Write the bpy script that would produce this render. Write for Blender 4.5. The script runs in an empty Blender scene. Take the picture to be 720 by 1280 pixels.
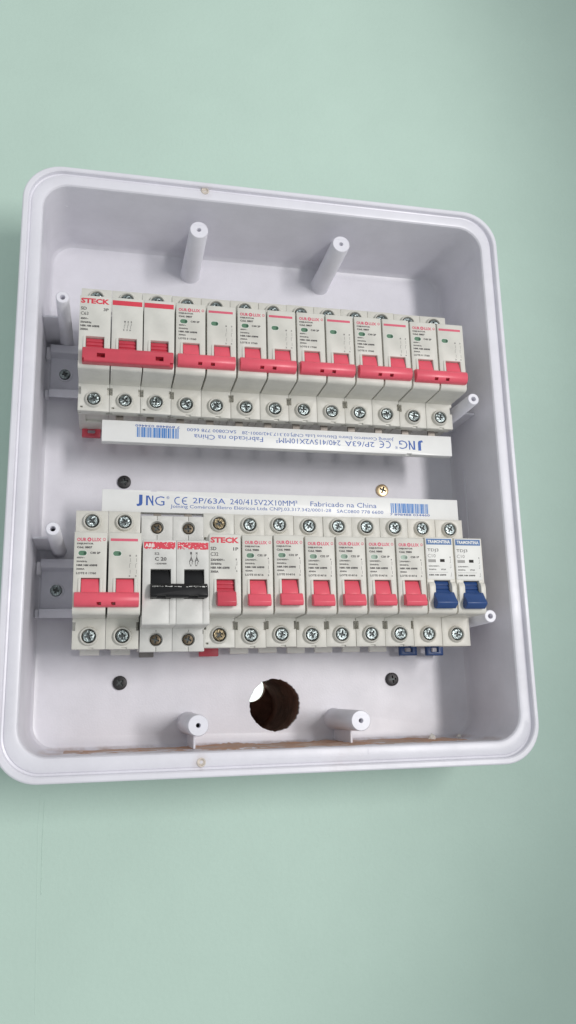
import bpy, bmesh, math, random
from mathutils import Vector, Matrix, noise
random.seed(7)
scn = bpy.context.scene
COL = scn.collection
MM = 0.001
PI = math.pi

# ---------------------------------------------------------------- camera
cam_d = bpy.data.cameras.new('camera'); cam = bpy.data.objects.new('camera', cam_d); COL.objects.link(cam)
right = Vector((0.97626167, -0.21536617, -0.02303399))
fwd = Vector((0.21499854, 0.95068709, 0.223539))
up = Vector((-0.02624462, -0.22318483, 0.97442278))
M = Matrix.Identity(4)
for i in range(3):
    M[i][0] = right[i]; M[i][1] = up[i]; M[i][2] = -fwd[i]
M.translation = Vector((-0.0963385, -0.5106114, -0.1362768))
cam.matrix_world = M
cam_d.sensor_fit = 'VERTICAL'; cam_d.sensor_height = 36.0; cam_d.lens = 1021.74 / 1280 * 36.0
cam_d.clip_start = 0.01; cam_d.clip_end = 100.0
scn.camera = cam

# ---------------------------------------------------------------- light
world = bpy.data.worlds.new('World'); scn.world = world; world.use_nodes = True
bg = world.node_tree.nodes['Background']
bg.inputs['Color'].default_value = (0.93, 0.98, 1.0, 1.0); bg.inputs['Strength'].default_value = 0.55
def spot(name, loc, target, energy, radius, color, size, blend):
    l = bpy.data.lights.new(name, 'SPOT'); l.energy = energy; l.shadow_soft_size = radius; l.color = color
    l.spot_size = math.radians(size); l.spot_blend = blend
    o = bpy.data.objects.new(name, l); COL.objects.link(o); o.location = loc
    o.rotation_euler = (Vector(target) - Vector(loc)).to_track_quat('-Z', 'Y').to_euler()
    return o
for wz in (-0.14, -0.01, 0.12, 0.25):      # the panes of a tall window to the right of the wall
    spot('window_light', (0.55, -1.30, wz), (-1.0, 0, 0.2), 10.3, 0.08, (1.0, 0.97, 0.96), 80, 0.40)
scn.view_settings.view_transform = 'Standard'; scn.view_settings.look = 'None'
scn.view_settings.exposure = 0.0; scn.view_settings.gamma = 1.0
scn.render.engine = 'CYCLES'

# ---------------------------------------------------------------- materials
def mat(name, col, rough=0.45, var=0.06, scale=120.0, bump=0.0, bscale=900.0, metal=0.0, spec=0.5, col2=None, sss=0.0):
    m = bpy.data.materials.new(name); m.use_nodes = True
    nt = m.node_tree; b = nt.nodes['Principled BSDF']
    tc = nt.nodes.new('ShaderNodeTexCoord')
    n = nt.nodes.new('ShaderNodeTexNoise'); n.inputs['Scale'].default_value = scale
    n.inputs['Detail'].default_value = 5; n.inputs['Roughness'].default_value = 0.65
    nt.links.new(tc.outputs['Object'], n.inputs['Vector'])
    mx = nt.nodes.new('ShaderNodeMix'); mx.data_type = 'RGBA'
    c2 = col2 if col2 else tuple(max(0, c * (1 - 2.2 * var)) for c in col)
    c1 = tuple(min(1, c * (1 + 0.5 * var)) for c in col)
    mx.inputs[6].default_value = (*c1, 1); mx.inputs[7].default_value = (*c2, 1)
    mr = nt.nodes.new('ShaderNodeMapRange'); mr.inputs[1].default_value = 0.35; mr.inputs[2].default_value = 0.75
    nt.links.new(n.outputs['Fac'], mr.inputs[0]); nt.links.new(mr.outputs[0], mx.inputs[0])
    nt.links.new(mx.outputs[2], b.inputs['Base Color'])
    rr = nt.nodes.new('ShaderNodeMapRange'); rr.inputs[3].default_value = max(0.05, rough - 0.08); rr.inputs[4].default_value = min(1, rough + 0.12)
    nt.links.new(n.outputs['Fac'], rr.inputs[0]); nt.links.new(rr.outputs[0], b.inputs['Roughness'])
    b.inputs['Metallic'].default_value = metal
    b.inputs['Specular IOR Level'].default_value = spec
    if sss:
        b.inputs['Subsurface Weight'].default_value = sss; b.inputs['Subsurface Radius'].default_value = (0.002, 0.0018, 0.0015)
    if bump:
        n2 = nt.nodes.new('ShaderNodeTexNoise'); n2.inputs['Scale'].default_value = bscale; n2.inputs['Detail'].default_value = 3
        nt.links.new(tc.outputs['Object'], n2.inputs['Vector'])
        bp = nt.nodes.new('ShaderNodeBump'); bp.inputs['Strength'].default_value = bump; bp.inputs['Distance'].default_value = 0.001
        nt.links.new(n2.outputs['Fac'], bp.inputs['Height']); nt.links.new(bp.outputs['Normal'], b.inputs['Normal'])
    m['mix'] = mx.name
    return m

def add_stain(m, zmax, zmin, col, seeds):
    """dirt with a shape of its own: brick dust settled on the floor of the box and rust-brown smears at given points"""
    nt = m.node_tree; b = nt.nodes['Principled BSDF']; src = nt.nodes[m['mix']].outputs[2]
    tc = nt.nodes.new('ShaderNodeTexCoord'); sep = nt.nodes.new('ShaderNodeSeparateXYZ')
    nt.links.new(tc.outputs['Object'], sep.inputs[0])
    mr = nt.nodes.new('ShaderNodeMapRange'); mr.inputs[1].default_value = zmax; mr.inputs[2].default_value = zmin
    nt.links.new(sep.outputs['Z'], mr.inputs[0])
    n = nt.nodes.new('ShaderNodeTexNoise'); n.inputs['Scale'].default_value = 45; n.inputs['Detail'].default_value = 8; n.inputs['Roughness'].default_value = 0.7
    nt.links.new(tc.outputs['Object'], n.inputs['Vector'])
    nr = nt.nodes.new('ShaderNodeMapRange'); nr.inputs[1].default_value = 0.44; nr.inputs[2].default_value = 0.70
    nt.links.new(n.outputs['Fac'], nr.inputs[0])
    inside = nt.nodes.new('ShaderNodeMath'); inside.operation = 'GREATER_THAN'; inside.inputs[1].default_value = -0.0620
    nt.links.new(sep.outputs['Y'], inside.inputs[0])
    mu0 = nt.nodes.new('ShaderNodeMath'); mu0.operation = 'MULTIPLY'
    nt.links.new(mr.outputs[0], mu0.inputs[0]); nt.links.new(inside.outputs[0], mu0.inputs[1])
    mu = nt.nodes.new('ShaderNodeMath'); mu.operation = 'MULTIPLY'
    nt.links.new(mu0.outputs[0], mu.inputs[0]); nt.links.new(nr.outputs[0], mu.inputs[1])
    fac = mu.outputs[0]
    for (x, y, z, r, k) in seeds:
        vd = nt.nodes.new('ShaderNodeVectorMath'); vd.operation = 'DISTANCE'; vd.inputs[1].default_value = (x, y, z)
        nt.links.new(tc.outputs['Object'], vd.inputs[0])
        d = nt.nodes.new('ShaderNodeMapRange'); d.inputs[1].default_value = r; d.inputs[2].default_value = r * 0.15
        d.inputs[3].default_value = 0; d.inputs[4].default_value = k
        nt.links.new(vd.outputs['Value'], d.inputs[0])
        q = nt.nodes.new('ShaderNodeMath'); q.operation = 'MULTIPLY'
        nt.links.new(d.outputs[0], q.inputs[0]); nt.links.new(nr.outputs[0], q.inputs[1])
        a = nt.nodes.new('ShaderNodeMath'); a.operation = 'MAXIMUM'
        nt.links.new(fac, a.inputs[0]); nt.links.new(q.outputs[0], a.inputs[1]); fac = a.outputs[0]
    mx = nt.nodes.new('ShaderNodeMix'); mx.data_type = 'RGBA'; mx.inputs[7].default_value = (*col, 1)
    nt.links.new(fac, mx.inputs[0]); nt.links.new(src, mx.inputs[6]); nt.links.new(mx.outputs[2], b.inputs['Base Color'])

m_wall = mat('mint_paint', (0.520, 0.672, 0.588), 0.58, 0.03, 6.0, 0.22, 330.0, spec=0.3)
m_clay = mat('broken_clay_brick', (0.33, 0.19, 0.14), 0.9, 0.3, 60, 0.8, 250)
m_box = mat('white_plastic', (0.745, 0.735, 0.79), 0.34, 0.045, 30, 0.07, 900)
add_stain(m_box, -0.1600, -0.1614, (0.42, 0.31, 0.26), [(-0.0434, -0.066, 0.1690, 0.006, 0.7), (-0.0455, -0.066, -0.1672, 0.006, 0.8), (0.0079, 0, -0.1394, 0.024, 0.35),
          (0.03, -0.064, -0.168, 0.02, 0.25)])
m_post = mat('post_plastic', (0.78, 0.772, 0.83), 0.32, 0.03, 60)
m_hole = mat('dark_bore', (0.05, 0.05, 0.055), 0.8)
m_rail = mat('grey_rail', (0.79, 0.785, 0.86), 0.42, 0.04, 60)
m_our = mat('grey_beige_housing', (0.635, 0.62, 0.565), 0.42, 0.05, 90, 0.04, 1500)
m_stk = mat('pale_beige_housing', (0.655, 0.645, 0.595), 0.42, 0.05, 90, 0.04, 1500)
m_abb = mat('light_grey_housing', (0.645, 0.64, 0.61), 0.45, 0.06, 90, 0.04, 1500)
m_tra = mat('cream_housing', (0.69, 0.665, 0.60), 0.40, 0.04, 90, 0.04, 1500)
m_lab = mat('white_label', (0.77, 0.765, 0.73), 0.45, 0.03, 90)
m_pink = mat('pink_red_plastic', (0.76, 0.10, 0.145), 0.33, 0.05, 120)
m_red = mat('deep_red_plastic', (0.58, 0.06, 0.092), 0.34, 0.06, 120)
m_black = mat('black_plastic', (0.009, 0.009, 0.010), 0.42, 0.1, 150, spec=0.3)
m_blue = mat('navy_plastic', (0.018, 0.062, 0.21), 0.35, 0.08, 120)
m_slot = mat('dark_gap', (0.025, 0.022, 0.02), 0.8)
m_zinc = mat('zinc_screw', (0.30, 0.345, 0.345), 0.27, 0.4, 420, 0.9, 520, metal=1.0)
m_brass = mat('yellow_zinc_screw', (0.22, 0.18, 0.115), 0.30, 0.4, 420, 0.9, 520, metal=1.0)
m_dull = mat('dull_brown_screw', (0.13, 0.105, 0.075), 0.42, 0.3, 500, metal=1.0)
m_brass2 = mat('brass_screw', (0.75, 0.58, 0.36), 0.30, 0.12, 500, metal=1.0)
m_blk_scr = mat('black_screw', (0.035, 0.033, 0.035), 0.45, 0.2, 300, metal=0.4)
m_ink = mat('black_ink', (0.07, 0.065, 0.065), 0.6)
m_grey_ink = mat('grey_ink', (0.22, 0.21, 0.20), 0.6)
m_redink = mat('red_ink', (0.66, 0.045, 0.075), 0.5)
m_recess_shade = mat('screw_recess_shade', (0.10, 0.11, 0.11), 0.5, metal=0.6)  # shade inside the cross recess, put into the colour
m_pinkink = mat('pink_ink', (0.66, 0.11, 0.17), 0.5)
m_blueink = mat('blue_ink', (0.035, 0.11, 0.40), 0.5)
m_cyanink = mat('barcode_blue_ink', (0.035, 0.20, 0.56), 0.5)
m_blueband = mat('blue_band', (0.035, 0.13, 0.33), 0.45)
m_green = mat('green_indicator', (0.10, 0.22, 0.135), 0.30, 0.1, 300)
m_bus = mat('busbar_white', (0.80, 0.80, 0.785), 0.35, 0.02, 60)
m_copper = mat('tinned_pin', (0.22, 0.20, 0.18), 0.4, metal=1.0)
m_dust = mat('brick_dust', (0.52, 0.29, 0.18), 0.95, 0.25, 70, 0.8, 500, col2=(0.56, 0.49, 0.45))
m_chip = mat('plaster_chip', (0.72, 0.70, 0.66), 0.9)

# ---------------------------------------------------------------- helpers: points are (x, z, d) in mm, d = distance out from the box's back panel
def V(x, z, d): return Vector((x * MM, -d * MM, z * MM))

def finish(bm, name, sharp=35):
    bmesh.ops.remove_doubles(bm, verts=bm.verts, dist=1e-7)
    bmesh.ops.recalc_face_normals(bm, faces=bm.faces)
    me = bpy.data.meshes.new(name); bm.to_mesh(me); bm.free()
    if sharp:
        for p in me.polygons: p.use_smooth = True
        me.set_sharp_from_angle(angle=math.radians(sharp))
    return me

def link(name, me, m=None, parent=None, loc=(0, 0, 0)):
    o = bpy.data.objects.new(name, me); COL.objects.link(o)
    if m and me is not None and len(me.materials) == 0: me.materials.append(m)
    o.location = V(*loc)
    if parent: o.parent = parent
    return o

def thing(name, label, cat, loc=(0, 0, 0), group=None):
    o = bpy.data.objects.new(name, None); COL.objects.link(o); o.location = V(*loc); o.empty_display_size = 0.01
    if name == 'circuit_breaker':                        # clipped on by hand: none sits quite true
        o.location = V(loc[0] + random.uniform(-.06, .06), loc[1] + random.uniform(-.3, .3), random.uniform(-.05, .2)); o.rotation_euler.y = math.radians(random.uniform(-.12, .12))
    return tag(o, label, cat, group)
def tag(o, label, cat, group=None):
    o['label'] = label; o['category'] = cat
    if group: o['group'] = group
    return o

def box(bm, x0, x1, z0, z1, d0, d1):
    vs = [bm.verts.new(V(x, z, d)) for x in (x0, x1) for z in (z0, z1) for d in (d0, d1)]
    for f in ((0, 1, 3, 2), (4, 6, 7, 5), (0, 4, 5, 1), (2, 3, 7, 6), (0, 2, 6, 4), (1, 5, 7, 3)):
        bm.faces.new([vs[i] for i in f])

def extrude_x(bm, prof, x0, x1):
    a = [bm.verts.new(V(x0, z, d)) for z, d in prof]; b = [bm.verts.new(V(x1, z, d)) for z, d in prof]
    n = len(prof)
    for i in range(n): bm.faces.new((a[i], a[(i + 1) % n], b[(i + 1) % n], b[i]))
    bm.faces.new(a); bm.faces.new(b[::-1])

def cyl(bm, x, z, d0, d1, r, n=24, r1=None, jit=0.0):
    r1 = r if r1 is None else r1
    js = [1 + random.uniform(-jit, jit) for _ in range(n)]
    a = [bm.verts.new(V(x + r * js[i] * math.cos(2 * PI * i / n), z + r * js[i] * math.sin(2 * PI * i / n), d0)) for i in range(n)]
    b = [bm.verts.new(V(x + r1 * js[i] * math.cos(2 * PI * i / n), z + r1 * js[i] * math.sin(2 * PI * i / n), d1)) for i in range(n)]
    for i in range(n): bm.faces.new((a[i], a[(i + 1) % n], b[(i + 1) % n], b[i]))
    bm.faces.new(a); bm.faces.new(b[::-1])

def lathe(bm, x, z, prof, n=28, cap0=False, cap1=False):
    rings = []
    for r, d in prof:
        rings.append([bm.verts.new(V(x + r * math.cos(2 * PI * i / n), z + r * math.sin(2 * PI * i / n), d)) for i in range(n)])
    for a, b in zip(rings, rings[1:]):
        for i in range(n): bm.faces.new((a[i], a[(i + 1) % n], b[(i + 1) % n], b[i]))
    if cap0: bm.faces.new(rings[0])
    if cap1: bm.faces.new(rings[-1])

def solid(bm, cutters=None, bevel=0.0, segs=2, angle=40, name='m'):
    """boolean-cut and bevel a closed bmesh, returns a new bmesh"""
    me = finish(bm, name, None); o = bpy.data.objects.new('tmp', me); COL.objects.link(o)
    co = None
    if cutters is not None:
        cm = finish(cutters, 'c', None); co = bpy.data.objects.new('tmpc', cm); COL.objects.link(co)
        md = o.modifiers.new('b', 'BOOLEAN'); md.operation = 'DIFFERENCE'; md.object = co; md.solver = 'EXACT'; md.use_self = True
    if bevel:
        bv = o.modifiers.new('v', 'BEVEL'); bv.width = bevel * MM; bv.segments = segs; bv.limit_method = 'ANGLE'; bv.angle_limit = math.radians(angle)
    dg = bpy.context.evaluated_depsgraph_get(); dg.update()
    out = bmesh.new(); ev = o.evaluated_get(dg); tm = ev.to_mesh(); out.from_mesh(tm); ev.to_mesh_clear()
    bpy.data.objects.remove(o); bpy.data.meshes.remove(me)
    if co: bpy.data.objects.remove(co); bpy.data.meshes.remove(cm)
    return out

# flat print ------------------------------------------------------------
_font = {}
def glyphs(s, bold=0.0):
    k = (s, bold)
    if k not in _font:
        c = bpy.data.curves.new('f', 'FONT'); c.body = s; c.size = 1.0; c.offset = bold; c.resolution_u = 2; c.fill_mode = 'FRONT'
        o = bpy.data.objects.new('f', c); COL.objects.link(o)
        dg = bpy.context.evaluated_depsgraph_get(); dg.update()
        me = bpy.data.meshes.new_from_object(o.evaluated_get(dg))
        vs = [(v.co.x, v.co.y) for v in me.vertices]; fs = [tuple(p.vertices) for p in me.polygons]
        bpy.data.objects.remove(o); bpy.data.curves.remove(c); bpy.data.meshes.remove(me)
        _font[k] = (vs, fs)
    return _font[k]
def print_text(bm, s, x0, x1, z0, z1, d, bold=0.0, flip=False):
    """lettering filling the rectangle x0..x1, z0..z1 (mm)"""
    if z1 - z0 < 1.7: bold += 0.014
    vs, fs = glyphs(s, bold)
    if not vs: return
    ax = min(v[0] for v in vs); bx_ = max(v[0] for v in vs); ay = min(v[1] for v in vs); by = max(v[1] for v in vs)
    w = []
    for x, y in vs:
        u = (x - ax) / (bx_ - ax); t = (y - ay) / max(by - ay, 1e-6)
        if flip: u, t = 1 - u, 1 - t
        w.append(bm.verts.new(V(x0 + u * (x1 - x0), z0 + t * (z1 - z0), d)))
    for f in fs:
        try: bm.faces.new([w[i] for i in f])
        except ValueError: pass
def print_rect(bm, x0, x1, z0, z1, d):
    bm.faces.new([bm.verts.new(V(*p)) for p in ((x0, z0, d), (x1, z0, d), (x1, z1, d), (x0, z1, d))])
def flat(bm, name):
    me = bpy.data.meshes.new(name); bm.to_mesh(me); bm.free()
    return me

# ================================================================= SETTING
HX, HZ = 7.9, -139.4
wb = bmesh.new(); box(wb, -1500, 1500, -1500, 1500, -103, -3)
wc = bmesh.new(); cyl(wc, HX, HZ, -96, 10, 17.5, 40, jit=0.015)
wc2 = bmesh.new()
w1 = solid(wb, wc, name='wall')
cyl(wc2, 10.2, -127.2, -120, -80, 10.2, 28)
wbm = solid(w1, wc2, name='wall')
wme = finish(wbm, 'wall', 30)
wall = link('wall', wme, m_wall); wall['kind'] = 'structure'
wme.materials.append(m_clay)
for p in wme.polygons:                                   # the drilled hole shows the brick inside the wall
    c = p.center
    if -0.0025 < -c.y < 0.5 or c.y <= 0.0032: continue
    if c.y < 0.1025 and math.hypot(c.x - HX * MM, c.z - HZ * MM) < 0.06: p.material_index = 1
# thin ridges in the paint, left by the roller
for pts, wd in (([(-129.8, -186), (-130.6, -205), (-129.9, -226), (-129.0, -262), (-128.0, -300)], 0.5), ([(-127.6, -189), (-127.9, -214), (-127.4, -240)], 0.35)):
    rb = bmesh.new(); ring = []
    for x, z in pts:
        ring.append([rb.verts.new(V(x + a, z, dd)) for a, dd in ((-wd, -3.05), (0, -2.8), (wd, -3.05))])
    for a, b in zip(ring, ring[1:]):
        for i in range(2): rb.faces.new((a[i], a[i + 1], b[i + 1], b[i]))
    link('paint_ridge', finish(rb, 'paint_ridge', 60), m_wall, wall)

# white panel added behind the wall to brighten the view through the hole
fb = bmesh.new(); box(fb, -300, 500, -300, 300, -620, -600)
fw = link('added_backdrop', finish(fb, 'added_backdrop', None), mat('backdrop_white', (0.8, 0.8, 0.78), 0.8)); fw['kind'] = 'structure'
fl = bpy.data.lights.new('added_backdrop_lamp', 'POINT'); fl.energy = 14; fl.shadow_soft_size = 0.05; fo = bpy.data.objects.new('added_backdrop_lamp', fl); COL.objects.link(fo); fo.location = (0.3, 0.25, 0.2)  # added lamp, only lights the panel behind the hole

# ================================================================= THE BOX
def rrect(hx, hz, r, n=10):
    out = []
    for cx, cz, a0 in ((hx - r, hz - r, 0), (-hx + r, hz - r, 90), (-hx + r, -hz + r, 180), (hx - r, -hz + r, 270)):
        for i in range(n + 1):
            a = math.radians(a0 + 90 * i / n); out.append((cx + r * math.cos(a), cz + r * math.sin(a)))
    return out
A, B, D = 149.5, 174.45, 66.6
tub = thing('distribution_box', 'open white plastic electrical distribution box mounted on the mint green wall', 'electrical box')
prof = [  # (inset from outer edge, depth, corner radius)
    (3.6, -3.0, 19), (2.4, 52.0, 20), (0.25, 52.4, 22.5), (0.0, 53.0, 22.5), (0.0, 67.9, 22.5), (0.3, 68.7, 22.4), (0.9, 69.1, 22.0), (2.8, 69.0, 20.8), (3.4, 68.5, 20.4), (3.8, 66.2, 20.1),
    (4.7, 65.9, 19.4), (5.1, 66.5, 19.2), (5.8, 66.85, 18.8), (9.8, 66.9, 16.5), (11.0, 66.5, 15.8), (11.6, 65.6, 15.4), (11.75, 64.0, 15.3), (12.0, 5.0, 15.0), (12.5, 2.4, 14.6), (13.8, 0.7, 13.6), (16.0, 0.0, 11.8)]
tb = bmesh.new(); loops = []
for ins, d, r in prof:
    lip = 0.9 if 9 < ins < 11.9 else 0.0
    ex = max(0.0, 1 - ins / 6.0)                         # the outer lip is a little out of square with the tub
    loops.append([tb.verts.new(V(x + ex * (-1.1 if x > 0 else 0.1), z + ex * (-0.8 if z > 0 else -0.3) + (lip if z < 0 else 0), d)) for x, z in rrect(A - ins, B - ins, r, 12)])
for a, b in zip(loops, loops[1:]):
    n = len(a)
    for i in range(n): tb.faces.new((a[i], a[(i + 1) % n], b[(i + 1) % n], b[i]))
tb.faces.new(loops[0]); tb.faces.new(loops[-1])
hc = bmesh.new(); cyl(hc, HX, HZ, -30, 30, 15.9, 90, jit=0.022)
tbm = solid(tb, hc, name='box_body')
body = link('box_body', finish(tbm, 'box_body', 28), m_box, tub)
# posts for the lid screws, each with its web to the side of the box
def post(x, z, h, r0, r1, bore, wall_pt, rib_d, big):
    pb = bmesh.new()
    lathe(pb, x, z, [(r0 + 0.5, 0.0), (r0, 1.2), (r1, h - 0.5), (r1 - 0.4, h), (bore + 0.15, h), (bore, h - 0.3), (bore, h - 9)], 28)
    o = link('lid_post', finish(pb, 'lid_post', 40), m_post, tub)
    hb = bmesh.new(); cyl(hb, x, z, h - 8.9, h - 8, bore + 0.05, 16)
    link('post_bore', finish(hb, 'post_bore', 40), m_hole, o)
    rb = bmesh.new(); t = 0.65
    if wall_pt[0] is None: box(rb, x - t, x + t, min(z, wall_pt[1]), max(z, wall_pt[1]), 0.2, rib_d)
    else: box(rb, min(x, wall_pt[0]), max(x, wall_pt[0]), z - t, z + t, 0.2, rib_d)
    link('web', finish(solid(rb, None, 0.25, 1, name='web'), 'web'), m_post, o)
    if big:   # flat struck across the tip
        sb = bmesh.new(); box(sb, x - r1 * 0.8, x + r1 * 0.8, z + 3.0, z + 3.25, h - 0.2, h + 0.18)
        link('tip_ridge', finish(sb, 'tip_ridge'), m_post, o)
for sx in (-1, 1):
    for sz in (-1, 1):
        post(45.8 * sx, 148.8 * sz, 56.0, 6.35, 5.75, 1.25, (None, 162.0 * sz), 36.0, True)
for x, z in ((-125, 91.2), (125, -91.2), (-125, -44.2), (125, 44.2)):
    post(x, z, 65.4, 4.3, 3.75, 1.45, (math.copysign(137.6, x), None), 39.5, False)
# moulded pads that carry the rails, faint mould lines
for zc in (69.5, -68.5):
    for x1, z0, z1, dd in ((-134.4, zc + 8, zc + 16, 8), (-134.8, zc - 17.5, zc - 12.5, 7)):
        pb = bmesh.new(); box(pb, -137.2, x1, z0, z1, 0, dd)
        link('rail_support', finish(solid(pb, None, 0.4, 1, name='p'), 'rail_support'), m_box, tub)
lb = bmesh.new(); box(lb, 137.0, 137.7, -36, 11, 17.7, 18.3); link('mould_line', finish(lb, 'mould_line'), m_box, tub)
lb = bmesh.new(); box(lb, -132, -125.5, 161.9, 162.6, 45.4, 46.0); link('mould_line', finish(lb, 'mould_line'), m_box, tub)
lb = bmesh.new(); box(lb, -10, 46, -166.6, -166.2, 66.4, 67.05); box(lb, 45.6, 46.1, -166.3, -163.4, 66.4, 67.05)
link('mould_line', finish(lb, 'mould_line'), m_box, tub)
m_rimhole = mat('stained_screw_hole', (0.66, 0.59, 0.52), 0.7, 0.2, 400)
for x, z in ((-43.4, 168.9), (-45.5, -167.2)):
    rb = bmesh.new(); lathe(rb, x, z, [(2.5, 66.6), (2.3, 67.3), (1.7, 67.4), (1.5, 66.9), (0.6, 66.85)], 18, cap1=True)
    link('rim_screw_hole', finish(rb, 'rim_screw_hole', 40), m_rimhole, tub)

# ----------------------------------------------------------------- screws
def screw_mesh(name, m, r, h, cross=0.62, slot=0.14, deep=0.9, dome=0.45, head_to=0.0):
    """round-headed cross-recess screw, head centred on the origin, base at depth head_to"""
    b = bmesh.new()
    lathe(b, 0, 0, [(r, head_to), (r, h - dome), (r * 0.93, h - dome * 0.35), (r * 0.72, h - 0.05), (r * 0.3, h)], 26, True, True)
    c = bmesh.new(); cl = r * cross; cw = r * slot
    extr = [(-cl, cl, -cw, cw), (-cw, cw, -cl, cl)]
    for a in extr: box(c, *a, h - deep, h + 2)
    c2 = c
    bm = solid(b, c2, name=name)
    me = finish(bm, name, 30); me.materials.append(m); me.materials.append(m_recess_shade)
    for p in me.polygons:
        if -p.center.y < (h - 0.25) * MM and max(abs(p.center.x), abs(p.center.z)) < r * cross * MM * 1.02 and -p.center.y > 0.1 * MM: p.material_index = 1
    return me
s_zinc = screw_mesh('screw_zinc', m_zinc, 3.25, 2.0, 0.56, 0.15, 1.0)
s_yel = screw_mesh('screw_yellow', m_brass, 3.25, 2.0, 0.56, 0.15, 1.0)
s_dull = screw_mesh('screw_dull', m_dull, 2.9, 1.6, 0.68, 0.17, 1.2)
s_rail = screw_mesh('screw_rail', m_zinc, 3.4, 1.8, 0.55, 0.2, 1.1)
s_blk = screw_mesh('screw_black', m_blk_scr, 4.2, 2.2, 0.55, 0.14, 1.4, 0.9)
s_brs = screw_mesh('screw_brass', m_brass2, 4.3, 2.0, 0.58, 0.16, 1.3, 0.9)
for x, z, me, lab in ((-86.8, 0.2, s_blk, 'black cross-head screw in the back panel just above the lower white busbar'),
                      (84.8, 0.4, s_brs, 'brass cross-head screw in the back panel between the two busbars'),
                      (-86.7, -124.3, s_blk, 'black cross-head screw in the back panel below the two-pole pink-bar breaker'),
                      (85.0, -125.1, s_blk, 'black cross-head screw in the back panel below the blue rail clips')):
    o = link('mounting_screw', me, None, None, (x, z, 0.0)); o.rotation_euler.y = random.uniform(0, 1.5)
    tag(o, lab, 'screw', 'screws fixing the box to the wall')

# ================================================================= RAILS
def din_rail(zc, label):
    t = thing('mounting_rail', label, 'rail', (0, zc, 0), 'mounting rails')
    h = 17.6
    pr = [(h, 9.2), (h, 8.0), (h - 4.2, 8.0), (h - 5.2, 1.5), (h - 5.2, 0.3)]
    out = [(h, 9.2), (h - 5.4, 9.2), (h - 6.4, 1.6)]
    prof = out + [(-(h - 6.4), 1.6), (-(h - 5.4), 9.2), (-h, 9.2), (-h, 8.0), (-(h - 4.4), 8.0), (-(h - 5.4), 0.3), (h - 5.4, 0.3), (h - 4.4, 8.0), (h, 8.0)]
    b = bmesh.new(); extrude_x(b, prof, -134.6, 118)
    link('rail_profile', finish(solid(b, None, 0.5, 2, 30, name='rail'), 'rail_profile'), m_rail, t)
    s = link('rail_screw', s_rail, None, t, (-125.6, -0.6 if zc < 0 else 0.3, 1.6)); s.rotation_euler.y = random.uniform(0, 1.5)
    w = bmesh.new(); lathe(w, -125.6, -0.6 if zc < 0 else 0.3, [(4.7, 1.6), (4.6, 2.2), (3.6, 2.2), (3.5, 1.6)], 26)
    link('washer', finish(w, 'washer'), m_rail, t)
ROW_T, ROW_B = 66.6, -69.2
XT, XB, W = -115.07, -113.78, 17.8
din_rail(69.3, 'pale grey rail carrying the upper row of breakers')
din_rail(-68.6, 'pale grey rail carrying the lower row of breakers')

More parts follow.
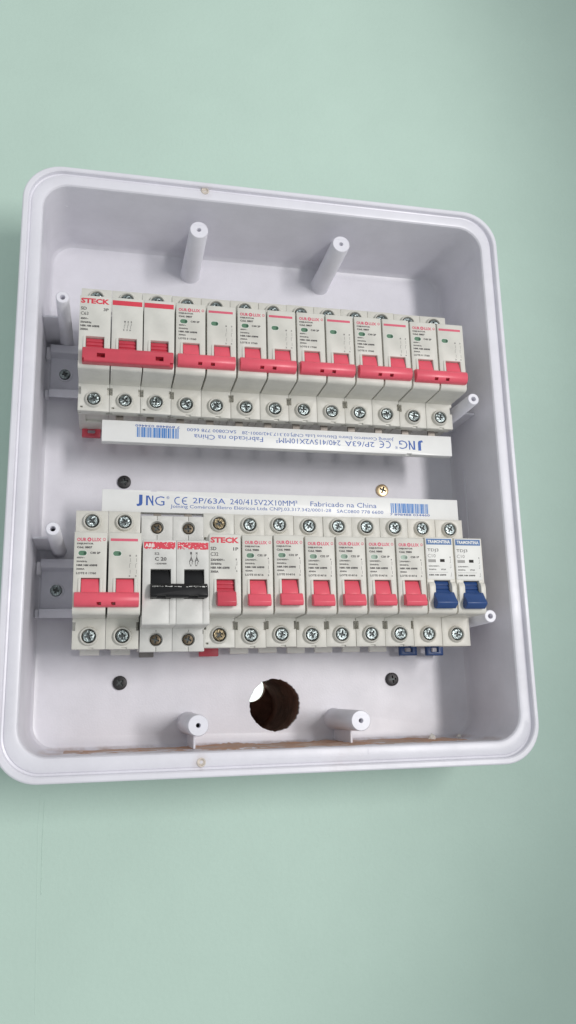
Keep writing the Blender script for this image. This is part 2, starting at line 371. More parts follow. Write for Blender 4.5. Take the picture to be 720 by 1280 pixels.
# ================================================================= BREAKERS
S, F = 51.2, 76.0
def arc(cz, cd, r, a0, a1, n=5):
    return [(cz + r * math.cos(math.radians(a0 + (a1 - a0) * i / n)), cd + r * math.sin(math.radians(a0 + (a1 - a0) * i / n))) for i in range(n + 1)]
def housing(kind, nl, nr, m):
    """one pole: u runs 0..W, z is relative to the row, d from the back panel. nl/nr: latch notches at its left/right side"""
    top, bot, ft, fb, F_ = 38.8, -38.0, 21.8, -21.8, F
    if kind == 'abb': top, bot, ft, fb, F_ = 36.8, -39.6, 18.2, -27.2, F - 0.3
    if kind == 'tra': ft, fb = 22.6, -21.5
    prof = [(top, S - 0.0), (top, 40), (top - 2.5, 38), (top - 2.5, 9.2), (bot + 2.5, 9.2), (bot + 2.5, 38), (bot + 0.6, 44.5), (bot, 45.0), (bot, S)]
    fr = 2.6 if kind != 'abb' else 1.2
    low = [(fb + 0.2, S)] + [(z, d) for z, d in arc(fb + fr, F_ - fr, fr, 180, 90, 4)]
    hi = arc(ft - 0.8, F_ - 0.8, 0.8, 90, 0, 2) + [(ft, S)]
    body_prof = prof[2:8] + [(bot, S)] + low + hi + [(top, S), (top, 40)]
    g = 0.09
    b = bmesh.new(); extrude_x(b, body_prof, g, W - g)
    c = bmesh.new()
    # toggle window
    wu0, wu1, wt, wbm_ = 4.5, 14.0, -2.7, -16.6
    if kind == 'stk': wu0, wu1, wt, wbm_ = 4.2, 14.2, -3.0, -16.8
    if kind == 'abb': wu0, wu1, wt, wbm_ = 4.2, 15.0, 2.4, -13.5
    if kind == 'tra': wu0, wu1, wt, wbm_ = 4.6, 14.4, -2.4, -17.0
    extr = [(wt, 60), (wt, F_ + 3), (wbm_, F_ + 3), (wbm_, F_ - 2.2), (wbm_ + 4, 60)]
    extrude_x(c, extr, wu0, wu1)
    # screw wells
    rw = 3.95 if kind != 'abb' else 3.75
    zt, zb = (32.6, -31.05)
    if kind == 'abb': zt, zb = 30.0, -33.0
    for zz in (zt, zb): cyl(c, W / 2, zz, S - 4.2, S + 3, rw, 28)
    # notches
    e = 1
    if kind != 'abb':                                        # the raised front is a little narrower than the shoulders
        gl, gr = (0.62, 0.42) if kind == 'our' else (0.35, 0.3)
        box(c, -1, gl, fb - 0.3, ft + 1, S + 0.6, F + 4); box(c, W - gr, W + 1, fb - 0.3, ft + 1, S + 0.6, F + 4)
    if kind in ('our', 'stk'):
        if nl:
            box(c, -1, 1.7, fb - 6.2, fb - 1.6, S - 4, S + e); box(c, -1, 1.7, ft + 1.3, ft + 2.9, S - 3, S + e)
        if nr:
            box(c, W - 1.4, W + 1, fb - 6.2, fb - 1.6, S - 4, S + e); box(c, W - 1.5, W + 1, ft + 1.3, ft + 2.9, S - 3, S + e)
        box(c, -1, 1.8, bot - 1, bot + 1.6, 44, S - 2.6); box(c, W - 1.6, W + 1, bot - 1, bot + 1.6, 44, S - 2.6)
        box(c, 4.2, W - 4.2, bot - 1, bot + 4, 24, 42)          # cable entry in the underside
        if kind == 'stk': box(c, 1.3, 2.9, bot + 1.8, bot + 2.8, S - 2, S + e)
        else: box(c, W / 2 - 0.3, W / 2 + 2.6, bot - 1, bot + 0.9, S - 1.2, S + e)
    if kind == 'abb':
        box(c, W / 2 - 0.16, W / 2 + 0.16, bot - 1, fb - 0.6, S - 1, S + e); box(c, W / 2 - 0.16, W / 2 + 0.16, ft + 0.6, top + 1, S - 1, S + e)
        box(c, W - 3.7, W - 3.5, fb - 1, wt - 6, F_ - 0.6, F_ + e)
        box(c, W - 0.9, W + 1, fb - 0.4, fb - 3.0, S - 2, S + e) if nr else None
        if nl: box(c, 3.2, 10.5, top - 1.0, top + 1, 44, S - 1)
        if nr: box(c, 3.2, 10.5, top - 1.0, top + 1, 44, S - 1)
    if kind == 'tra':
        box(c, -1, 0.5, fb - 4.8, fb + 8, F_ - 8, F_ + e)
    hb = solid(b, c, 0.42, 2, 35, name='housing')
    # collars round the screw wells
    if kind != 'abb':
        for zz in (zt, zb):
            ro = 5.3 if kind == 'our' else 5.1
            lathe(hb, W / 2, zz, [(ro, S - 0.05), (ro - 0.15, S + 0.4), (ro - 0.55, S + 1.9), (ro - 0.85, S + 2.2), (4.1, S + 2.1), (3.8, S + 1.5), (3.75, S - 2)], 30)
    else:
        for zz in (zt, zb):
            lathe(hb, W / 2, zz, [(4.2, S + 0.02), (3.8, S + 0.1), (3.3, S - 1.4), (3.2, S - 3)], 28)
    if kind in ('our', 'stk'):   # raised cheeks on both sides of the window
        for u0, u1 in ((wu0 - 1.5, wu0 - 0.05), (wu1 + 0.05, wu1 + 1.5)):
            cb = bmesh.new(); extrude_x(cb, [(wt + 0.3, F_ - 0.5), (wt - 0.3, F_ + 0.35), (-12.5, F_ + 0.9), (-16.4, F_ + 0.7), (-17.6, F_ - 0.5)], u0, u1)
            cb2 = solid(cb, None, 0.25, 2, 25, name='cheek'); tm = bpy.data.meshes.new('t'); cb2.to_mesh(tm); cb2.free(); hb.from_mesh(tm); bpy.data.meshes.remove(tm)
    if kind == 'tra':   # cheeks standing up beside the toggle
        for u0, u1 in ((1.0, 4.5), (14.5, 17.3)):
            cb = bmesh.new(); extrude_x(cb, [(-3.0, F_ - 1)] + arc(-6.6, F_ - 1.8, 3.6, 0, 90, 6)[1:] + [(-12.5, F_ + 1.4), (-17.4, F_ - 1)], u0, u1)
            cb2 = solid(cb, None, 0.35, 2, 30, name='cheek'); tm = bpy.data.meshes.new('t'); cb2.to_mesh(tm); cb2.free(); hb.from_mesh(tm); bpy.data.meshes.remove(tm)
    me = finish(hb, kind + '_housing', 32); me.materials.append(m)
    return me
_h = {}
def get_housing(kind, nl, nr, m):
    k = (kind, nl, nr)
    if k not in _h: _h[k] = housing(kind, nl, nr, m)
    return _h[k]

# ---- prints (u, relative z)
P0 = F + 0.06
def print_mesh(name, m, fn):
    b = bmesh.new(); fn(b); me = flat(b, name); me.materials.append(m); return me
def capsule(bm, u0, u1, z0, z1, d0, d1, n=8):
    r = (z1 - z0) / 2; zc = (z0 + z1) / 2; pts = []
    for cx, a0 in ((u1 - r, -90), (u0 + r, 90)):
        for i in range(n + 1):
            a = math.radians(a0 + 180 * i / n); pts.append((cx + r * math.cos(a), zc + r * math.sin(a)))
    a = [bm.verts.new(V(x, z, d0)) for x, z in pts]; b = [bm.verts.new(V(x, z, d1)) for x, z in pts]
    k = len(pts)
    for i in range(k): bm.faces.new((a[i], a[(i + 1) % k], b[(i + 1) % k], b[i]))
    bm.faces.new(b)

def our_wordmark(b):
    print_text(b, 'OUR', 1.1, 6.0, 16.6, 18.5, P0, 0.04); print_text(b, 'LUX', 8.9, 13.6, 16.6, 18.5, P0, 0.04)
    for i in range(8):                                     # the rosette that stands for the second O
        a = i * PI / 4; print_rect(b, 7.4 + 0.78 * math.cos(a) - 0.34, 7.4 + 0.78 * math.cos(a) + 0.34, 17.6 + 0.78 * math.sin(a) - 0.34, 17.6 + 0.78 * math.sin(a) + 0.34, P0 + 0.002 * i)
    print_text(b, '®', 14.3, 15.9, 16.9, 18.6, P0, 0.03)
def our_text(lines_code, amp, volt, lot, spec):
    def fn(b):
        print_text(b, 'DISJUNTOR', 1.2, 9.6, 14.7, 15.8, P0, 0.03); print_text(b, 'Cód. ' + lines_code, 1.2, 9.0, 12.8, 14.0, P0, 0.03)
        print_text(b, amp, 8.0, 13.2, 9.9, 11.1, P0, 0.03)
        print_text(b, volt, 1.2, 5.4 if len(volt) < 7 else 8.0, 7.4, 8.4, P0, 0.02); print_text(b, '50/60Hz', 1.2, 6.6, 5.4, 6.4, P0, 0.02)
        print_text(b, 'NBR NM 60898', 1.2, 11.8, 3.3, 4.5, P0, 0.03); print_text(b, spec, 1.2, 5.4, 1.4, 2.4, P0, 0.02)
        print_text(b, lot, 1.2, 11.3, -0.9, 0.3, P0, 0.02)
        if amp.endswith('1P'):
            print_text(b, '1', 13.9, 14.3, 8.4, 9.2, P0, 0.02); print_text(b, '2', 13.7, 14.4, -0.9, 0.0, P0, 0.02)
            print_rect(b, 14.3, 14.45, 5.6, 7.8, P0); print_rect(b, 14.0, 14.15, 2.8, 4.9, P0); print_rect(b, 14.3, 14.45, 0.6, 2.4, P0)
    return fn
def schematic2(b):
    for j, u in enumerate((10.4, 13.6)):
        print_text(b, '13'[j], u, u + 0.8, 8.8, 9.7, P0, 0.02); print_text(b, '24'[j], u - 0.2, u + 0.7, -2.0, -1.1, P0, 0.02)
        for k in range(3):
            z = 7.9 - 3.1 * k; print_rect(b, u + (0.5 if k != 1 else 0.1), u + (0.66 if k != 1 else 0.26), z - 2.0, z, P0)
        print_rect(b, u + 0.2, u + 0.9, 4.9, 5.06, P0)
_pm = {}
def pm(key, m, fn):
    if key not in _pm: _pm[key] = print_mesh(key, m, fn)
    return _pm[key]
ind_b = bmesh.new(); capsule(ind_b, 2.0, 6.3, 9.0, 11.6, F - 0.1, F + 0.14); ind_me = finish(ind_b, 'indicator', 40); ind_me.materials.append(m_green)
fr_b = bmesh.new(); capsule(fr_b, 1.75, 6.55, 8.75, 11.85, F - 0.1, F + 0.07); fr_me = finish(fr_b, 'indicator_frame', 40); fr_me.materials.append(m_lab)
rf_b = bmesh.new(); capsule(rf_b, 4.7, 6.0, 9.5, 11.0, F, F + 0.17, 5); rf_me = finish(rf_b, 'indicator_flag', 40); rf_me.materials.append(mat('dark_green', (0.03, 0.09, 0.055), 0.35))

def add_screws(h, me, zs, d):
    for z in zs:
        o = link('terminal_screw', me, None, h, (W / 2 + random.uniform(-0.12, 0.12), z + random.uniform(-0.1, 0.1), d + random.uniform(-0.3, 0.2)))
        o.rotation_euler.y = random.uniform(0, PI)
def pole(parent, k, kind, nl, nr, m, screw, x_off=0):
    h = link('pole_housing', get_housing(kind, nl, nr, m), None, parent, (k * W + x_off, 0, 0))
    if kind == 'abb': add_screws(h, screw, (30.0, -33.0), S - 3.3)
    else: add_screws(h, screw, (32.6, -31.05), S - 0.2)
    return h

def toggle_neck(b, u0, u1, zt, zb, d0, d1, ridge=False):
    """the visible cheek of the lever inside its window: leans out towards the bottom"""
    pr = [(zt - 0.35, 62), (zt - 0.35, d0)]
    if ridge: pr += [(zt - 2.6, d0 + 1.0), (zt - 2.8, d0 + 0.2), (zt - 4.8, d0 + 1.3), (zt - 5.0, d0 + 0.5)]
    pr += [(zb, d1), (zb - 3, d1), (zb - 3.4, 66)]
    extrude_x(b, pr, u0, u1)
def mesh_of(bm, cut, bev, m, name, segs=3, ang=30):
    me = finish(solid(bm, cut, bev, segs, ang, name=name), name, 40); me.materials.append(m); return me

# toggles
def bar_profile(zt, zb, d0, d1, r):
    return [(zt, d0)] + arc(zt - r, d1 - r, r, 0, 90, 14) + arc(zb + r, d1 - r, r, 90, 180, 14) + [(zb, d0)]
def toggle_2p_our():
    b = bmesh.new(); toggle_neck(b, 4.7, 13.8, -2.7, -11, 74.4, 77.2); me1 = solid(b, None, 0.3, 2, 30)
    b2 = bmesh.new(); toggle_neck(b2, 4.7 + W, 13.8 + W, -2.7, -11, 74.4, 77.2); me2 = solid(b2, None, 0.3, 2, 30)
    b3 = bmesh.new(); extrude_x(b3, bar_profile(-10.3, -18.1, 74.6, 80.6, 3.6), 1.5, 2 * W - 1.3)
    c = bmesh.new()
    for u in (14.0, 21.2): box(c, u - 1.15, u + 1.15, -17.3, -15.8, 76.4, 82)
    me3 = solid(solid(b3, None, 0.3, 2, 60), c)
    out = bmesh.new()
    for q in (me1, me2, me3):
        tm = bpy.data.meshes.new('t'); q.to_mesh(tm); q.free(); out.from_mesh(tm); bpy.data.meshes.remove(tm)
    me = finish(out, 'toggle_2p', 40); me.materials.append(m_pink); return me
def toggle_3p():
    out = bmesh.new()
    for k in range(3):
        b = bmesh.new(); toggle_neck(b, 4.4 + k * W, 14.0 + k * W, -3.0, -11, 73.6, 77.0, True); q = solid(b, None, 0.25, 2, 30)
        tm = bpy.data.meshes.new('t'); q.to_mesh(tm); q.free(); out.from_mesh(tm); bpy.data.meshes.remove(tm)
    b3 = bmesh.new(); extrude_x(b3, bar_profile(-11.6, -20.0, 75.2, 81.2, 1.3), 2.6, 52.4)
    c = bmesh.new()
    for u in (12.7, 44.6): box(c, u - 2.2, u + 2.2, -17.6, -15.0, 76.8, 84)
    for u0, u1 in ((1, 3.6), (50.4, 53)): box(c, u0, u1, -22, -18.2, 79.2, 84)
    q = solid(solid(b3, None, 0.6, 2, 40), c)
    tm = bpy.data.meshes.new('t'); q.to_mesh(tm); q.free(); out.from_mesh(tm); bpy.data.meshes.remove(tm)
    me = finish(out, 'toggle_3p', 40); me.materials.append(m_red); return me
def paddle_toggle(m, kind, wu0, wu1, zt):
    out = bmesh.new()
    b = bmesh.new(); toggle_neck(b, wu0 + 0.25, wu1 - 0.25, zt, zt - 7.4, 73.6, 76.4, kind != 'our'); q = solid(b, None, 0.3, 2, 30)
    tm = bpy.data.meshes.new('t'); q.to_mesh(tm); q.free(); out.from_mesh(tm); bpy.data.meshes.remove(tm)
    e = {'our': 1.4, 'stk': 0.1, 'tra': 1.3}[kind]
    h = {'our': 6.8, 'stk': 8.2, 'tra': 10.0}[kind]
    t0 = {'our': -11.0, 'stk': -10.0, 'tra': -9.0}[kind]
    if kind == 'tra':
        pr = [(t0, 74.5), (t0 - 0.6, 77.6), (t0 - 3.2, 79.3), (t0 - 6.6, 82.2), (t0 - 7.8, 81.8), (t0 - h, 78.6), (t0 - h + 1.4, 74)]
    else:
        pr = [(t0, 74.5)] + arc(t0 - 2.0, 78.4, 2.0, 0, 80, 4) + [(t0 - h + 2.2, 81.8)] + arc(t0 - h + 1.6, 80.0, 1.6, 80, 200, 4) + [(t0 - h + 1.2, 74)]
    b = bmesh.new(); extrude_x(b, pr, wu0 - e, wu1 + e); q = solid(b, None, 0.8 if kind != 'tra' else 0.5, 3, 50)
    tm = bpy.data.meshes.new('t'); q.to_mesh(tm); q.free(); out.from_mesh(tm); bpy.data.meshes.remove(tm)
    me = finish(out, 'toggle_1p', 45); me.materials.append(m); return me
T2 = toggle_2p_our(); T3 = toggle_3p(); TP = paddle_toggle(m_pink, 'our', 4.5, 14.0, -2.7); TS = paddle_toggle(m_red, 'stk', 4.2, 14.2, -3.0); TB = paddle_toggle(m_blue, 'tra', 4.6, 14.4, -2.4)

def clip_mesh(m, z_in, z_out, u0, u1, loop):
    b = bmesh.new(); box(b, u0, u1, z_out, z_in, 7.5, 11.0)
    c = None
    if loop:
        c = bmesh.new(); box(c, u0 + 3.4, u1 - 3.4, z_out + 2.4, z_out + 5.0, 6, 13)
    return mesh_of(b, c, 0.6, m, 'clip', 2, 40)
C_RED = clip_mesh(m_red, -31, -40.6, 1.6, 13.0, True); C_BLUE = clip_mesh(m_blue, -31, -41.4, 5.6, 17.2, True)
C_GREY = clip_mesh(m_lab, -31, -39.0, 3.2, 14.6, False); C_DARK = clip_mesh(m_grey_ink, -31, -40.4, 2.0, 10.6, False)
C_REDS = clip_mesh(m_red, -31, -40.6, 2.2, 14.0, False)
def clip(parent, me, k=0): return link('rail_clip', me, None, parent, (k * W, 0, 0))

OFS = (0.85, 0, 0)                                       # print sits a little off centre
GT = 'breakers in the upper row'; GB = 'breakers in the lower row'
def breaker_our2(x, zr, label, group):
    t = thing('circuit_breaker', label, 'circuit breaker', (x, zr, 0), group)
    h = pole(t, 0, 'our', True, False, m_our, s_zinc)
    link('wordmark', pm('our_wm', m_pinkink, our_wordmark), None, h, OFS); link('printed_text', pm('our_t2', m_ink, our_text('0807', 'C40 2P', '400V~', 'LOTE 0 17/60', '3000A')), None, h, OFS)
    link('indicator_frame', fr_me, None, h, OFS); link('indicator', ind_me, None, h, OFS); link('indicator_flag', rf_me, None, h, OFS)
    h = pole(t, 1, 'our', False, True, m_our, s_zinc)
    link('colour_band', pm('our_band', m_pinkink, lambda b: print_rect(b, 1.4, 15.6, 17.0, 18.4, P0)), None, h)
    link('wiring_diagram', pm('our_sch', m_grey_ink, schematic2), None, h, OFS)
    link('indicator_frame', fr_me, None, h, OFS); link('indicator', ind_me, None, h, OFS); link('indicator_flag', rf_me, None, h, OFS)
    link('toggle_bar', T2, None, t)
    clip(t, C_GREY, 0); clip(t, C_GREY, 1)
    return t
# ---- upper row
def stk_text(lines, diagram):
    def fn(b):
        print_text(b, 'SD', 1.0, 4.2, 12.6, 14.5, P0, 0.02); print_text(b, lines[0], 13.4, 16.2, 12.6, 14.4, P0, 0.02)
        print_text(b, lines[1], 1.0, 5.2, 9.5, 11.5, P0, 0.01)
        for i, s in enumerate(lines[2:]):
            z = 7.3 - 2.15 * i; print_text(b, s, 1.0, 1.0 + min(11, 0.86 * len(s)), z - 0.6, z + 0.75, P0, 0.025)
        if diagram:
            print_text(b, '1', 14.8, 15.2, 7.2, 8.2, P0, 0.02); print_rect(b, 15.3, 15.45, 4.6, 6.6, P0); print_rect(b, 14.6, 15.4, 4.6, 4.75, P0); print_rect(b, 14.4, 14.55, 2.2, 3.8, P0); print_text(b, '2', 14.9, 15.6, 0.9, 1.8, P0, 0.02)
    return fn
def stk_wordmark(b): print_text(b, 'STECK', 0.9, 16.6, 16.7, 19.9, P0, 0.045)
def stk_sch(b):
    for j in range(3):
        u = 7.2 + 1.75 * j
        print_text(b, '135'[j], u, u + 0.7, 6.6, 7.6, P0, 0.02); print_text(b, '246'[j], u - 0.6, u + 0.1, 1.6, 2.6, P0, 0.02)
        print_rect(b, u + 0.3, u + 0.46, 5.0, 6.3, P0); print_rect(b, u - 0.1, u + 0.06, 3.0, 4.6, P0); print_rect(b, u - 0.1, u + 0.5, 4.75, 4.9, P0)
t3 = thing('circuit_breaker', 'three-pole breaker with one wide dark red bar across three toggles', 'circuit breaker', (XT, ROW_T, 0), GT)
for k in range(3):
    h = pole(t3, k, 'stk', True, True, m_stk, s_zinc)
    if k == 0:
        link('wordmark', pm('stk_wm', m_redink, stk_wordmark), None, h)
        link('printed_text', pm('stk_t3', m_ink, stk_text(['3P', 'C63', '400V~', '50/60Hz', 'NBR NM 60898', '3000A'], False)), None, h)
    else:
        link('colour_band', pm('stk_band', m_redink, lambda b: print_rect(b, 0.5, 17.0, 16.9, 19.8, P0)), None, h)
        if k == 1: link('wiring_diagram', pm('stk_sch', m_ink, stk_sch), None, h)
link('toggle_bar', T3, None, t3); clip(t3, C_RED, 0); clip(t3, C_RED, 1); clip(t3, C_RED, 2)
ORD = ['first', 'second', 'third', 'fourth', 'fifth', 'sixth']
for i in range(5):
    lab = ('two-pole pink-bar breaker in the upper row, right beside the three-pole breaker' if i == 0 else
           'two-pole pink-bar breaker in the upper row, %s one away from the three-pole breaker' % ORD[i])
    breaker_our2(XT + (3 + 2 * i) * W, ROW_T, lab, GT)
# ---- lower row
breaker_our2(XB, ROW_B, 'two-pole pink-bar breaker in the lower row, beside the black-toggle breaker', GB)
ta = thing('circuit_breaker', 'light grey two-pole breaker with black toggles joined by a scuffed bar', 'circuit breaker', (XB + 2 * W, ROW_B, 0), GB)
PA = F - 0.3 + 0.06
def abb_band(b):
    # torn sticker: ragged lower edge
    n = 26
    for i in range(n):
        u0 = 0.4 + 16.6 * i / n; u1 = 0.4 + 16.6 * (i + 1) / n
        zlo = 12.4 + random.choice([0, 0, 0.15, 0.5, 0.9]); zhi = 16.3 - random.choice([0, 0, 0, 0.3])
        print_rect(b, u0, u1, zlo, zhi, PA)
def abb_white(b):
    print_text(b, 'ABB', 0.9, 6.0, 13.4, 15.4, PA + 0.03, 0.03)
    for _ in range(9):
        u = random.uniform(7, 16); z = random.uniform(12.8, 15.6); print_rect(b, u, u + random.uniform(0.3, 0.9), z, z + random.uniform(0.15, 0.4), PA + 0.03)
def abb_scratch(b):
    for _ in range(26):
        u = random.uniform(0.8, 16); z = random.uniform(12.6, 15.8); print_rect(b, u, u + random.uniform(0.2, 1.1), z, z + random.uniform(0.15, 0.5), PA + 0.03)
def abb_text(b):
    print_text(b, 'S2', 5.6, 8.2, 9.4, 10.7, PA, 0.0); print_text(b, 'C 20', 5.8, 12.0, 6.2, 8.2, PA, 0.03); print_text(b, '~230/400', 5.8, 12.0, 4.2, 5.1, PA, 0.02)
def abb_sch(b):
    for j in range(2):
        u = 6.2 + 3.0 * j
        print_text(b, ['1', 'N'][j], u + 0.6, u + 1.5, 9.8, 11.2, PA, 0.03); print_rect(b, u + 1.0, u + 1.25, 8.2, 9.5, PA)
        print_text(b, 'A', u, u + 2.3, 5.8, 8.4, PA, 0.02); print_rect(b, u + 0.2, u + 0.45, 4.4, 5.9, PA); print_rect(b, u + 1.5, u + 1.75, 4.4, 5.9, PA)
        print_text(b, ['2', 'N'][j], u + 0.4, u + 1.3, 3.4, 4.3, PA, 0.02)
for k in range(2):
    h = pole(ta, k, 'abb', k == 0, k == 1, m_abb, s_dull, 0.5)
    link('torn_red_band', print_mesh('abb_band', m_redink, abb_band), None, h, (0.2, 0.7, 0))
    link('band_scuffs', print_mesh('abb_scuff', m_lab, abb_white if k == 0 else abb_scratch), None, h, (0.2, 0.7, 0))
    link('printed_text' if k == 0 else 'wiring_diagram', print_mesh('abb_txt', m_ink, abb_text if k == 0 else abb_sch), None, h, (0.6, 0.6, 0))
def abb_toggle():
    out = bmesh.new()
    for k in range(2):
        b = bmesh.new(); extrude_x(b, [(2.1, 64), (2.1, 73.0), (-2, 74.5), (-9, 77), (-12, 76), (-12, 64)], 4.45 + k * W, 14.75 + k * W); q = solid(b, None, 0.4, 2, 30)
        tm = bpy.data.meshes.new('t'); q.to_mesh(tm); q.free(); out.from_mesh(tm); bpy.data.meshes.remove(tm)
    b = bmesh.new(); extrude_x(b, [(-5.4, 75), (-5.8, 78.6), (-7.4, 80.6), (-12.3, 82.0), (-13.3, 81.0), (-13.3, 76)], 4.0, 2 * W - 1.4)
    c = bmesh.new(); box(c, 7.5, 12, -15, -12.3, 78, 84); box(c, 24, 29, -15, -12.3, 78, 84)
    q = solid(b, c, 0.5, 2, 30)
    tm = bpy.data.meshes.new('t'); q.to_mesh(tm); q.free(); out.from_mesh(tm); bpy.data.meshes.remove(tm)
    me = finish(out, 'toggle_abb', 40); me.materials.append(m_black); return me
tg = link('toggle_bar', abb_toggle(), None, ta, (0.5, 0, 0))
sc = bmesh.new()
for _ in range(60):                                       # whitish wear along the arris of the bar
    u = random.choice([random.uniform(4.6, 9), random.uniform(9, 2 * W - 2), random.uniform(2 * W - 9, 2 * W - 2)]); l = random.uniform(0.3, 1.8); z = -7.5 - random.uniform(-0.15, 0.35)
    print_rect(sc, u, min(u + l, 2 * W - 1.9), z - random.uniform(0.1, 0.3), z, 81.05)
link('scuff', flat(sc, 'scuff'), m_lab, tg)
clip(ta, C_DARK, 0)
ts = thing('circuit_breaker', 'single-pole breaker with dark red toggle and bold red wordmark, beside the black-toggle breaker', 'circuit breaker', (XB + 4 * W, ROW_B, 0), GB)
h = pole(ts, 0, 'stk', True, True, m_stk, s_yel)
link('wordmark', pm('stk_wm', m_redink, stk_wordmark), None, h)
link('printed_text', pm('stk_t1', m_ink, stk_text(['1P', 'C32', '230/400V~', '50/60Hz', 'NBR NM 60898', '3000A'], True)), None, h)
link('toggle', TS, None, ts); clip(ts, C_REDS)
for i in range(6):
    lab = ('single-pole pink-toggle breaker right beside the dark red toggle breaker' if i == 0 else
           'single-pole pink-toggle breaker right beside the blue-toggle breakers' if i == 5 else
           'single-pole pink-toggle breaker, %s one away from the dark red toggle breaker' % ORD[i])
    t = thing('circuit_breaker', lab, 'circuit breaker', (XB + (5 + i) * W, ROW_B, 0), GB)
    h = pole(t, 0, 'our', True, True, m_our, s_zinc)
    link('wordmark', pm('our_wm', m_pinkink, our_wordmark), None, h, OFS)
    a = 'C32 1P' if i < 4 else 'C20 1P'
    link('printed_text', pm('our_t1' + a, m_ink, our_text('9885', a, '230/400V~', 'LOTE 014/16', '4500A')), None, h, OFS)
    link('indicator_frame', fr_me, None, h, OFS); link('indicator', ind_me, None, h, OFS); link('indicator_flag', rf_me, None, h, OFS)
    link('toggle', TP, None, t); clip(t, C_GREY)
# blue pair
PT = F + 0.42
def tra_text(b):
    print_text(b, 'TDJ3', 1.4, 8.2, 11.0, 13.2, PT, 0.0)
    print_text(b, '230/400V~', 1.6, 8.6, 2.6, 3.4, PT, 0.01); print_text(b, '50/60Hz', 1.6, 6.2, 0.7, 1.5, PT, 0.01); print_text(b, 'IP20', 9.2, 12.0, 0.7, 1.5, PT, 0.01)
    print_rect(b, 1.4, 13.2, -0.6, -0.5, PT); print_text(b, 'NBR NM 60898', 1.6, 12.0, -2.6, -1.6, PT, 0.02)
    for z0, z1 in ((5.0, 7.4), (2.0, 4.0), (-2.8, -0.6)): print_rect(b, 15.2, 15.3, z0, z1, PT); print_rect(b, 14.6, 15.2, z0, z0 + 0.12, PT)
    print_text(b, '1', 14.9, 15.3, 7.8, 8.6, PT, 0.02)
def tra_grey(b):
    print_text(b, 'C10', 1.4, 6.2, 8.0, 10.0, PT, -0.005)
    for i in range(7): print_rect(b, 1.7 + 0.66 * i, 2.15 + 0.66 * i, 5.2, 6.9, PT)
for i in range(2):
    lab = 'single-pole breaker with navy blue toggle, beside a pink-toggle breaker' if i == 0 else 'single-pole breaker with navy blue toggle at the open end of the lower row'
    t = thing('circuit_breaker', lab, 'circuit breaker', (XB + (11 + i) * W, ROW_B, 0), GB)
    h = pole(t, 0, 'tra', True, True, m_tra, s_zinc)
    if i == 0:
        lb = bmesh.new(); box(lb, 0.55, 16.9, -2.0, 22.1, F - 0.3, F + 0.36); lab_me = mesh_of(lb, None, 0.3, m_lab, 'label_plate', 2)
        vb = bmesh.new(); print_rect(vb, 0.95, 16.5, 18.1, 21.6, PT - 0.02); band_me = flat(vb, 'band'); band_me.materials.append(m_blueband)
    link('label_plate', lab_me, None, h); link('blue_band', band_me, None, h)
    link('wordmark', pm('tra_wm', m_lab, lambda b: print_text(b, 'TRAMONTINA', 1.9, 15.6, 18.9, 20.8, PT + 0.02, 0.025)), None, h)
    link('printed_text', pm('tra_t', m_ink, tra_text), None, h, (0, 2.6, 0)); link('grey_print', pm('tra_g', m_grey_ink, tra_grey), None, h, (0, 2.6, 0))
    link('indicator', pm('tra_i', m_slot, lambda b: print_rect(b, 8.8, 11.6, 5.4, 7.1, PT)), None, h, (0, 2.6, 0))
    link('toggle', TB, None, t); clip(t, C_BLUE)

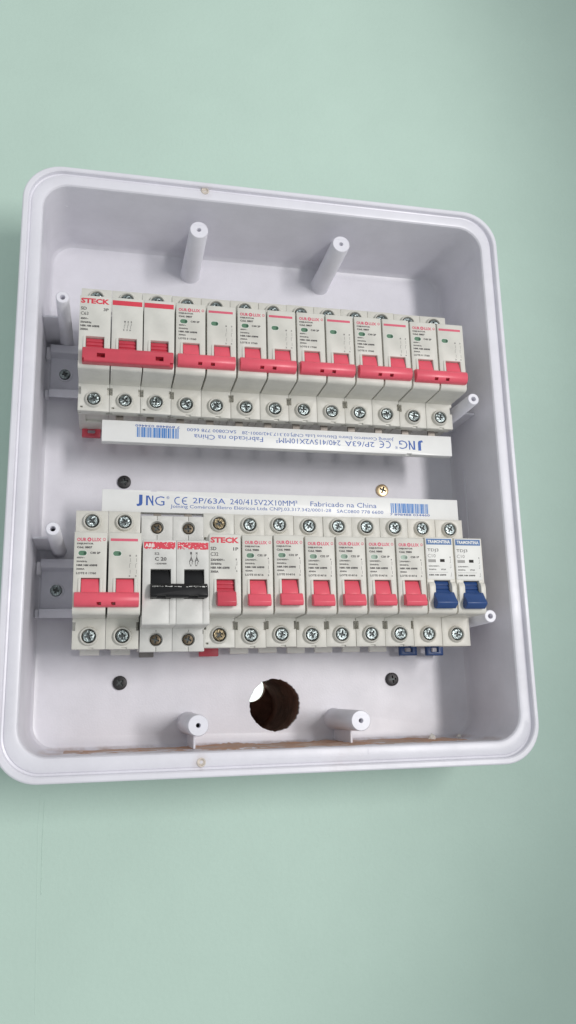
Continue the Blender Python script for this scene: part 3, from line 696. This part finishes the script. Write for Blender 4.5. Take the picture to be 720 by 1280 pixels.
# ================================================================= BUSBARS
def barcode(b, x0, x1, z0, z1, d):
    rnd = random.Random(11); x = x0
    while x < x1:
        w = rnd.choice([0.22, 0.22, 0.4, 0.62, 0.9]); print_rect(b, x, min(x + w, x1), z0, z1, d); x += w + rnd.choice([0.2, 0.2, 0.34, 0.5])
def busbar(x0, zc, flip, label):
    """(x0, zc) centre of the bar; flip: the bar is turned upside down"""
    L, H, d0, d1 = 218.0, 13.1, 40.5, 46.0
    t = thing('comb_busbar', label, 'busbar', (x0, zc, 0), 'busbars feeding the breakers')
    b = bmesh.new(); box(b, -L / 2, L / 2, -H / 2, H / 2, d0, d1)
    c = bmesh.new(); s = -1 if flip else 1
    box(c, s * -80 - 1.6, s * -80 + 1.6, *sorted((s * H / 2 + s * 1, s * H / 2 - s * 0.7)), d1 - 3, d1 + 1)
    me = mesh_of(b, c, 0.45, m_bus, 'insulating_cover', 2)
    cov = link('insulating_cover', me, None, t)
    P = d1 + 0.05
    def at(bm, s_, xa, xb, za, zb, bold=0.0):
        if flip: print_text(bm, s_, -xb, -xa, -zb, -za, P, bold, True)
        else: print_text(bm, s_, xa, xb, za, zb, P, bold)
    def shift(fn):                                        # rectangles turn with the bar
        tmp = bmesh.new(); fn(tmp)
        if flip:
            for v in tmp.verts: v.co.x *= -1; v.co.z *= -1
        return tmp
    def merge(dst, src):
        tm = bpy.data.meshes.new('t'); src.to_mesh(tm); src.free(); dst.from_mesh(tm); bpy.data.meshes.remove(tm)
    o = -9.6                                              # label coordinates were read off the lower bar
    lg = bmesh.new()
    at(lg, 'J', -80.0 + o, -76.6 + o, -3.0, 3.8, 0.05); at(lg, 'G', -69.6 + o, -64.0 + o, -2.4, 3.2, -0.005)
    def slash(bm):
        for a, w in ((-74.6, 1.1), (-71.2, 0.75)): print_rect(bm, a + o, a + w + o, -2.4, 3.4, P)
        bm.faces.new([bm.verts.new(V(*p)) for p in ((-73.9 + o, 3.4, P + .01), (-70.9 + o, -2.4, P + .01), (-70.0 + o, -2.4, P + .01), (-73.0 + o, 3.4, P + .01))])
    merge(lg, shift(slash))
    at(lg, '®', -62.9 + o, -61.2 + o, 1.6, 3.4, 0.0)
    link('logo', flat(lg, 'logo'), m_blueink, cov)
    tx = bmesh.new()
    # CE mark: two open arcs and a tongue
    def ce(bm):
        for cx in (-56.0, -51.6):
            pts = [(math.cos(math.radians(70 + 220 * i / 10)), math.sin(math.radians(70 + 220 * i / 10))) for i in range(11)]
            for (a, b_), (e, f) in zip(pts, pts[1:]):
                bm.faces.new([bm.verts.new(V(cx + o + r * x, 0.8 + r * z, P)) for r, x, z in ((2.4, a, b_), (2.4, e, f), (1.85, e, f), (1.85, a, b_))])
        print_rect(bm, -53.5 + o, -51.4 + o, 0.5, 1.05, P)
    merge(tx, shift(ce))
    at(tx, '2P/63A', -47.6 + o, -28.5 + o, -0.4, 2.9); at(tx, '240/415V2X10MM', -25.6 + o, 13.4 + o, -0.4, 2.9); at(tx, '2', 13.8 + o, 15.2 + o, 1.4, 3.0)
    at(tx, 'Fabricado na China', 23.2 + o, 65 + o, -0.2, 2.8)
    at(tx, 'Joining Comércio Eletro Elétricos Ltda CNPJ.03.317.342/0001-28', -60.5 + o, 36 + o, -4.1, -1.5); at(tx, 'SAC0800 778 6600', 39.6 + o, 69.2 + o, -3.8, -1.8)
    at(tx, '7 898488 034460', 73.5 + o, 99.5 + o, -4.6, -3.2)
    link('printed_text', flat(tx, 'printed_text'), m_blueink, cov)
    bc = shift(lambda bm: barcode(bm, 74.2 + o, 99.0 + o, -3.0, 3.2, P)); link('barcode', flat(bc, 'barcode'), m_cyanink, cov)
    sgn = -s
    pb = bmesh.new(); box(pb, -2.2, 2.2, 0, 5.0, 42.0, 43.6); pme = finish(pb, 'pin'); pme.materials.append(m_copper)
    for k in range(12):
        link('pin', pme, None, t, (-L / 2 + 10.6 + 17.8 * k + (3.2 if not flip else -0.6), (H / 2 - 0.3) if flip else (-H / 2 - 4.7), 0))
    return t
busbar(7.9, 18.9, True, 'white comb busbar with upside-down blue print under the upper row of breakers')
busbar(9.1, -22.9, False, 'white comb busbar with upright blue print above the lower row of breakers')

# ================================================================= SMALL DETAILS
# brick dust swept into the bottom of the box
db = bmesh.new(); rnd = random.Random(3); nx, ny = 150, 14; grid = []
for i in range(nx + 1):
    x = -118 + 236 * i / nx; amp = max(0.0, 0.15 + 1.3 * math.exp(-((x - 22) / 30) ** 2) + 1.1 * math.exp(-((x + 24) / 18) ** 2) + 0.7 * math.exp(-((x - 85) / 22) ** 2))
    row = []
    for j in range(ny + 1):
        d = 1.5 + 61 * j / ny
        nz = noise.noise((x * 0.09, d * 0.12, 1.3)) + 0.5 * noise.noise((x * 0.3, d * 0.3, 4.0))
        hgt = amp * max(0, 0.55 + 0.5 * nz + rnd.gauss(0, 0.12)) * (1 - (j / ny) ** 2 * 0.6) + 0.40 * nz + 0.10
        if j in (0, ny) or i in (0, nx): hgt = -0.3
        row.append(db.verts.new(V(x, -162.3 + hgt, d)))
    grid.append(row)
for i in range(nx):
    for j in range(ny): db.faces.new((grid[i][j], grid[i + 1][j], grid[i + 1][j + 1], grid[i][j + 1]))
dust = link('brick_dust', finish(db, 'brick_dust', 60), m_dust); dust['kind'] = 'stuff'
dust['label'] = 'brown brick dust lying along the bottom inside the white box'; dust['category'] = 'dust'
def chip(x, d, r, label):
    b = bmesh.new(); bmesh.ops.create_icosphere(b, subdivisions=1, radius=r * MM)
    for v in b.verts: v.co = v.co * random.uniform(0.7, 1.25); v.co.z *= 0.8
    o = link('plaster_chip', finish(b, 'chip', 20), m_chip, None, (x, -162.1 + r * 0.55, d)); tag(o, label, 'plaster chip', 'chips of plaster on the box floor')
chip(98, 30, 2.6, 'larger white plaster chip lying on the bottom of the box')
chip(122, 16, 1.7, 'small white plaster chip near the side wall on the bottom of the box')
